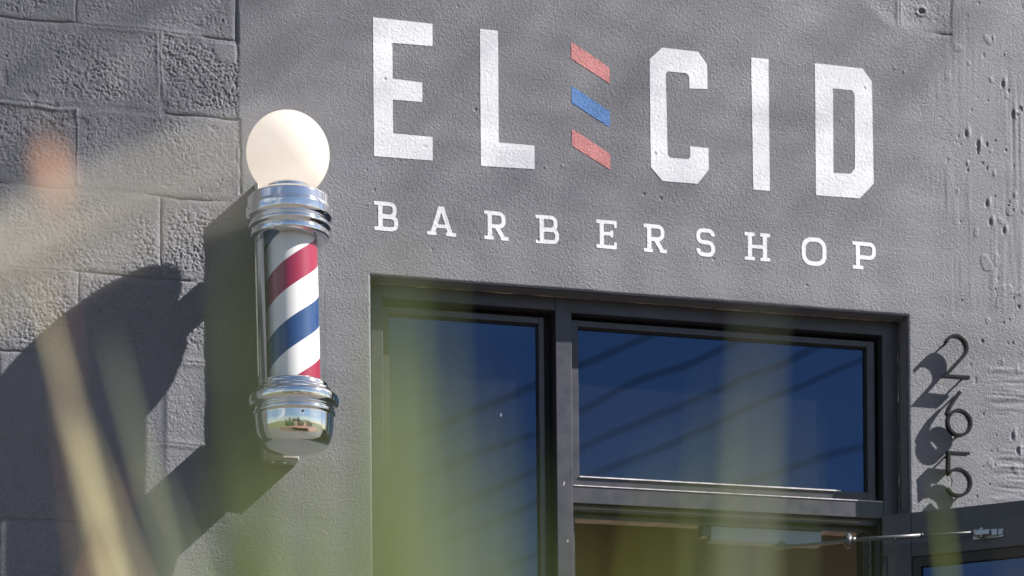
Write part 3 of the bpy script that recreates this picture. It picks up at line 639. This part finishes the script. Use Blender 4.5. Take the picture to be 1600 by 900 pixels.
bp.location = bp.location + Vector(POLE_SHIFT)

# ------------------------------------------------------------------ house numbers
def arc(cx, cz, r, a0, a1, n=26): return [(cx + r*math.cos(R(a0 + (a1-a0)*i/n)), cz + r*math.sin(R(a0 + (a1-a0)*i/n))) for i in range(n+1)]
Y0, Y1, SW = -.034, -.018, .0082
def number(name_label, paths, pins, zc):
    o = empty('house_number', (2.745, 0, ZC + zc), name_label, 'house number', 'house numbers beside the doorway')
    b = MB()
    for p_ in paths: b.ribbon(p_, SW, Y0, Y1)
    b.build('digit', M['number'], o, bevel=.0006)
    for (x, z) in pins:
        b = MB(); b.tube([(x, Y1 - .002, z), (x, .002, z)], .0028, 10); b.build('standoff_pin', M['number'], o)
number('black metal numeral 2, highest of the three house numbers right of the doorway',
       [arc(2.7425, 1.8615, .0315, 158, -22, 30) + [(2.763, 1.838), (2.7105, 1.7825), (2.7815, 1.7825)]], [(2.7155, 1.871), (2.770, 1.7825)], 1.778)
number('black metal numeral 6 between the other two house numbers',
       [[(2.7545, 1.743), (2.738, 1.722), (2.723, 1.700), (2.7155, 1.683)] + arc(2.750, 1.6585, .0335, 150, 510, 56)], [(2.748, 1.735), (2.752, 1.625)], 1.621)
number('black metal numeral 5, lowest of the three house numbers right of the doorway',
       [[(2.7745, 1.5755), (2.7175, 1.5755), (2.7165, 1.5215)] + arc(2.7455, 1.4970, .0355, 141, -152, 44)], [(2.7195, 1.570), (2.755, 1.463)], 1.461)

# ------------------------------------------------------------------ flax plants between the lens and the wall
def leaf(parent, base, tip, wd, m, thr=None, n=30, tw=0.0, root=0.6, spoon=0):
    base, tip = Vector(base), Vector(tip); b = MB(); vs = []; d_ = tip - base
    ctrl = base + Vector((d_.x*.3, d_.y*.3, d_.z*.62))
    if thr is None: path = [base*(1-t)**2 + ctrl*2*t*(1-t) + tip*t**2 for t in [i/n for i in range(n+1)]]
    else:
        # rises to thr, then runs nearly straight to the tip
        thr = Vector(thr); L1 = (thr-base).length; p1 = base + Vector((0, 0, L1*.45)); p2 = thr + (thr-tip).normalized()*L1*.25; k1 = n*2//3; k2 = n - k1
        path = [base*(1-t)**3 + p1*3*t*(1-t)**2 + p2*3*t*t*(1-t) + thr*t**3 for t in [i/k1 for i in range(k1)]]
        path += [thr + (tip-thr)*(i/k2) + Vector((0, 0, 1))*(.10*(tip-thr).length*abs((tip-thr).normalized().x)*4*(i/k2)*(1-i/k2)*.5) for i in range(k2+1)]
    Ls = [0]
    for a_, b_2 in zip(path, path[1:]): Ls.append(Ls[-1] + (b_2-a_).length)
    for i in range(n+1):
        t_ = Ls[i]/Ls[-1]; p_ = path[i]
        wv = wd*(root + (1-root)*min(1, t_*2.2)) * (1 - max(0, (t_-.72)/.28)**1.7)
        if spoon: wv = wd*(.05 + .95*math.exp(-(((1-t_)*Ls[-1]-.022)/.016)**2)) * min(1, (1-t_)*Ls[-1]/.012)
        T_ = (path[min(i+1, n)] - path[max(i-1, 0)]).normalized(); an = tw + t_*.5
        q = T_.cross(Vector((math.sin(an), -math.cos(an), 0))).normalized(); nn = q.cross(T_)
        vs += [p_ - q*wv/2, p_ + nn*wv*.14, p_ + q*wv/2]
    fs = []
    for i in range(n):
        for k_ in (0, 1): fs.append((i*3+k_, i*3+k_+1, i*3+k_+4, i*3+k_+3))
    b.add(vs, fs, True); o = b.build('leaf', m, parent, lift=0)
    s_ = o.modifiers.new('thickness', 'SOLIDIFY'); s_.thickness = .0006
    return o
def view(px, py, dist):
    """a spot in the planting bed seen at the given bearing, dist metres in front of the lens"""
    d0 = f_ + r2*((px-800)/3600) + u2*((450+1175.64-py)/3600); d0 = d0/d0.y
    return Vector((0, -5.75, ZC)) + d0*dist
def clump(x, y, label, leaves, filler, seed, mats):
    o = empty('flax_plant', (x, y, 0), label, 'plant', 'strap leaved plants in the bed in front of the shop')
    r0 = random.Random(seed)
    for L_ in leaves:
        tip, wd, mk, tw = L_[:4]; thr = L_[4] if len(L_) > 4 else None; sp_ = L_[5] if len(L_) > 5 else 0
        bs = Vector((x + r0.uniform(-.03, .03), y + r0.uniform(-.03, .03), 0)); ct = None
        if thr is not None:                       # the leaf runs in to its tip along the line from thr
            ct = thr
        leaf(o, bs, tip, wd, M[mk], ct, tw=tw, spoon=sp_)
    for i in range(filler):
        q = r0.uniform(0, 2*PI); l_ = r0.uniform(.15, .42)
        leaf(o, (x + r0.uniform(-.04, .04), y + r0.uniform(-.04, .04), 0), (x + l_*math.cos(q), y + l_*math.sin(q)*.6, r0.uniform(.42, .84)), r0.uniform(.014, .024), M[r0.choice(mats)], tw=r0.uniform(0, 3))
    return o
V3 = lambda *a_: tuple(a_)
clump(.30, -4.36, 'straw and grey green strap leaves rising in front of the lower left wall', [
    (view(45, 385, 1.38), .031, 'leaf_straw', .6, view(190, 960, 1.38)),
    (view(100, 600, 1.30), .020, 'leaf_straw', .6, view(235, 960, 1.30)),
    (view(165, 500, 1.32), .024, 'leaf_sage', .5, view(285, 960, 1.32)),
    (view(76, 205, 1.15), .026, 'leaf_rust', .4, view(112, 700, 1.15), .035),
    (view(200, 740, 1.30), .014, 'leaf_rust', .5, view(130, 940, 1.30)),
    (view(110, 760, 1.25), .016, 'leaf_sage', .5, view(140, 960, 1.25)),
    (view(230, 700, 1.32), .022, 'leaf_sage', .5, view(330, 960, 1.32))], 10, 1, ['leaf_green', 'leaf_sage', 'leaf_straw'])
clump(.19, -5.16, 'broad green strap leaves blurred over the left side of the tall pane', [
    (view(612, 330, .68), .031, 'leaf_green', .2, view(622, 950, .68)),
    (view(665, 390, .62), .022, 'leaf_green', .2, view(672, 950, .62)),
    (view(590, 450, .72), .024, 'leaf_green', .2, view(600, 950, .72)),
    (view(372, 690, .60), .020, 'leaf_lime', .1, view(385, 950, .60)),
    (view(330, 780, .62), .018, 'leaf_green', .1, view(322, 950, .62)),
    (view(690, 560, .50), .020, 'leaf_sage', .1, view(700, 950, .50)),
    (view(850, 760, .50), .018, 'leaf_green', .1, view(842, 950, .50)),
    (view(745, 600, .60), .022, 'leaf_green', .1, view(745, 950, .60)),
    (view(800, 690, .64), .016, 'leaf_green', .1, view(810, 950, .64)),
    (view(545, 560, .60), .024, 'leaf_green', .1, view(540, 950, .60)),
    (view(490, 640, .58), .020, 'leaf_lime', .1, view(500, 950, .58)),
    (view(420, 640, .42), .022, 'leaf_green', .1, view(395, 950, .42)),
    (view(520, 690, .42), .018, 'leaf_green', .1, view(510, 950, .42)),
    (view(440, 600, .55), .020, 'leaf_green', .1, view(445, 950, .55)),
    (view(390, 560, .70), .024, 'leaf_green', .1, view(400, 950, .70)),
    (view(382, 260, .70), .014, 'leaf_green', .1, view(360, 950, .70))], 9, 2, ['leaf_green', 'leaf_lime'])
clump(.36, -4.95, 'sage and lime strap leaves blurred over the transom and the doorway', [
    (view(1190, 440, .76), .026, 'leaf_sage', .1, view(1160, 950, .76)),
    (view(1120, 590, .78), .018, 'leaf_green', .1, view(1100, 950, .78)),
    (view(1245, 650, .78), .014, 'leaf_green', .1, view(1225, 950, .78)),
    (view(1045, 700, .66), .022, 'leaf_lime', .1, view(1010, 950, .66)),
    (view(1330, 780, .56), .014, 'leaf_green', .1, view(1320, 950, .56)),
    (view(1090, 700, .50), .018, 'leaf_green', .1, view(1080, 950, .50)),
    (view(940, 770, .66), .020, 'leaf_lime', .1, view(930, 950, .66)),
    (view(1600, 840, .80), .016, 'leaf_straw', .1)], 10, 3, ['leaf_green', 'leaf_sage', 'leaf_lime'])
clump(.66, -4.30, 'single lime leaf standing above a low tuft in front of the house numbers', [
    (view(1462, 715, 1.40), .0175, 'leaf_lime', .0, view(1484, 950, 1.40))], 8, 5, ['leaf_green', 'leaf_lime'])
clump(-.14, -5.00, 'long pale leaves added to lighten a diagonal band over the upper left blocks', [
    (view(600, 170, .80), .0230, 'leaf_pale', .15, view(-100, 440, .80)),
    (view(480, 270, .78), .0190, 'leaf_pale', .15, view(-100, 540, .78))], 7, 4, ['leaf_green', 'leaf_sage'])  # the two pale leaves are added as a veil that boosts the sunlit band

# ------------------------------------------------------------------ what the chrome and the glass reflect
def wire_pt(x14, z14, H_=7.0):
    k_ = (H_ - .8)/(z14 - .8); return Vector((x14*k_, 5.96 - 19.96*k_, H_))
lines = [((5, 6.48), .46), ((5, 6.08), .47), ((5, 5.72), .47), ((5, 5.45), .46), ((5, 4.99), .37)]
up_ = empty('utility_pole', (1.6, -46, 0), 'tall timber utility pole with crossarms far beyond the road', 'pole')
b = MB(); b.tube([(1.6, -46, 0), (1.6, -46, 9)], [.16, .11], 12); b.build('post', M['bark'], up_, lift=0)
for z in (7.0, 7.6):
    b = MB(); b.box(-.6, 3.8, -46.06, -45.95, z, z+.12); b.build('crossarm', M['bark'], up_, lift=0)
for (x, z), sl in lines:
    A_ = wire_pt(x, z); B_ = wire_pt(x + 2.5, z + 2.5*sl); d_ = (B_ - A_); d_ /= d_.y
    p0 = A_ + d_*(-46 - A_.y); p1 = A_ + d_*(-1.0 - A_.y)
    b = MB(); b.tube([p0 + (p1 - p0)*(i/24) + Vector((0, 0, .0*math.sin(PI*i/24))) for i in range(25)], .013, 8)
    tag(b.build('overhead_cable', M['cable'], None, lift=0), 'black overhead cable reflected as a dark streak in the window panes', 'cable', 'overhead cables')
rg = random.Random(11)
def leafy(name, cx, cy, z0, rx, ry, rz, n, sz, m, parent=None):
    b = MB()
    for i in range(n):
        while True:
            u, v, w_ = rg.uniform(-1, 1), rg.uniform(-1, 1), rg.uniform(-1, 1); q = u*u+v*v+w_*w_
            if q < 1 and q > .35: break
        c = Vector((cx+u*rx, cy+v*ry, z0+rz+w_*rz)); a_ = Vector([rg.gauss(0, 1) for _ in range(3)]).normalized(); bb = a_.cross(Vector((rg.random(), rg.random(), rg.random()))).normalized()
        b.add([c - a_*sz, c + bb*sz*.6, c + a_*sz, c - bb*sz*.6], [(0, 1, 2, 3)])
    return b.build(name, m, parent, lift=0)
hl = ['long low clipped hedge at the edge of the lawn', 'rounded shrub beside the red path', 'low hedge nearer the shop on the lawn', 'rounded shrub right of the red path']
for (cx, cy, rx, ry, rz), lb in zip(((-6.5, -17, 5, 1.8, .9), (3.0, -13.5, 2.4, 1.6, .8), (-3.2, -10.5, 3.0, 1.5, .7), (9.5, -12.5, 3.0, 1.8, .9)), hl):
    tag(leafy('hedge', cx, cy, 0, rx, ry, rz, 2600, .09, M['hedge']), lb, 'hedge', 'hedges across the lawn')
for i in range(12):
    x = -48 + i*9 + rg.uniform(-3, 3); y = -60 - rg.uniform(0, 20); h = rg.uniform(5, 9)
    t_ = empty('tree', (x, y, 0), 'leafy tree on the far side of the road', 'tree', 'trees across the road')
    b = MB(); b.tube([(x, y, 0), (x+.2, y, h*.45), (x, y, h*.7)], [.25, .18, .08], 8); b.build('trunk', M['bark'], t_, lift=0)
    leafy('crown', x, y, h*.2, h*.62, h*.4, h*.36, 1100, .4, M['tree'], t_)
b = MB(); b.box(-8, 14, -72, -62, 0, 3.6); b.box(-8.3, 14.3, -72.3, -61.7, 3.6, 3.9)
ob = empty('low_building', (3, -67, 0), 'long low pale building far across the road', 'building'); b.build('wall', M['offwhite'], ob, lift=0)
for i in range(6):
    b = MB(); b.box(-6.5+i*3.4, -4.6+i*3.4, -61.98, -61.9, 1.0, 2.4); b.build('window', M['gasket'], ob, lift=0)
# tall street tree to the right of the shop: its thin crown softens the sun on the upper wall
tt = empty('street_tree', (17.0, -4.0, 0), 'tall thin leaved street tree standing right of the shop outside the view', 'tree')
b = MB(); b.tube([(17.0, -4.0, 0), (16.9, -4.0, 5), (16.8, -4.0, 10), (16.5, -4.0, 16.0)], [.22, .18, .12, .05], 12); b.build('trunk', M['bark'], tt, lift=0)
rt = random.Random(21); b = MB(); cnt = 0
def crown_leaf(px_, pz_, tl_, sz):
    c = Vector((px_, 0, pz_ + ZC)) + SUN*tl_
    a_ = Vector([rt.gauss(0, 1) for _ in range(3)]).normalized(); b3 = a_.cross(Vector([rt.gauss(0, 1) for _ in range(3)])).normalized()
    b.add([c - a_*sz, c + b3*sz*.5, c + a_*sz, c - b3*sz*.5], [(0, 1, 2, 3)])
while cnt < 4900:
    x_, z_ = rt.uniform(-1.2, 3.3), rt.uniform(1.9, 4.2)
    lim = 1.925 + .67*(x_ - .22) if x_ < .93 else max(2.06, 2.40 - 1.5*(x_ - .93))
    if x_ > 2.45: lim = 2.06 + 1.6*(x_ - 2.45)
    lim += .05 + .02*math.sin(x_*9)
    if z_ < lim: continue
    if x_ > 1.0 and rt.random() < .68: continue
    crown_leaf(x_, z_, rt.uniform(9.5, 12.5), rt.uniform(.017, .026)); cnt += 1
b.build('crown', M['tree'], tt, lift=0)
for i in range(7):
    q_ = Vector((rt.uniform(-.8, 2.8), 0, rt.uniform(3.3, 4.0) + ZC)) + SUN*11; b = MB(); b.tube([(16.6, -4.0, 13.9 + i*.28), (Vector((16.6, -4.0, 13.9 + i*.28)) + q_)/2 + Vector((0, 0, .3)), q_], [.05, .03, .008], 8); b.build('limb', M['bark'], tt, lift=0)
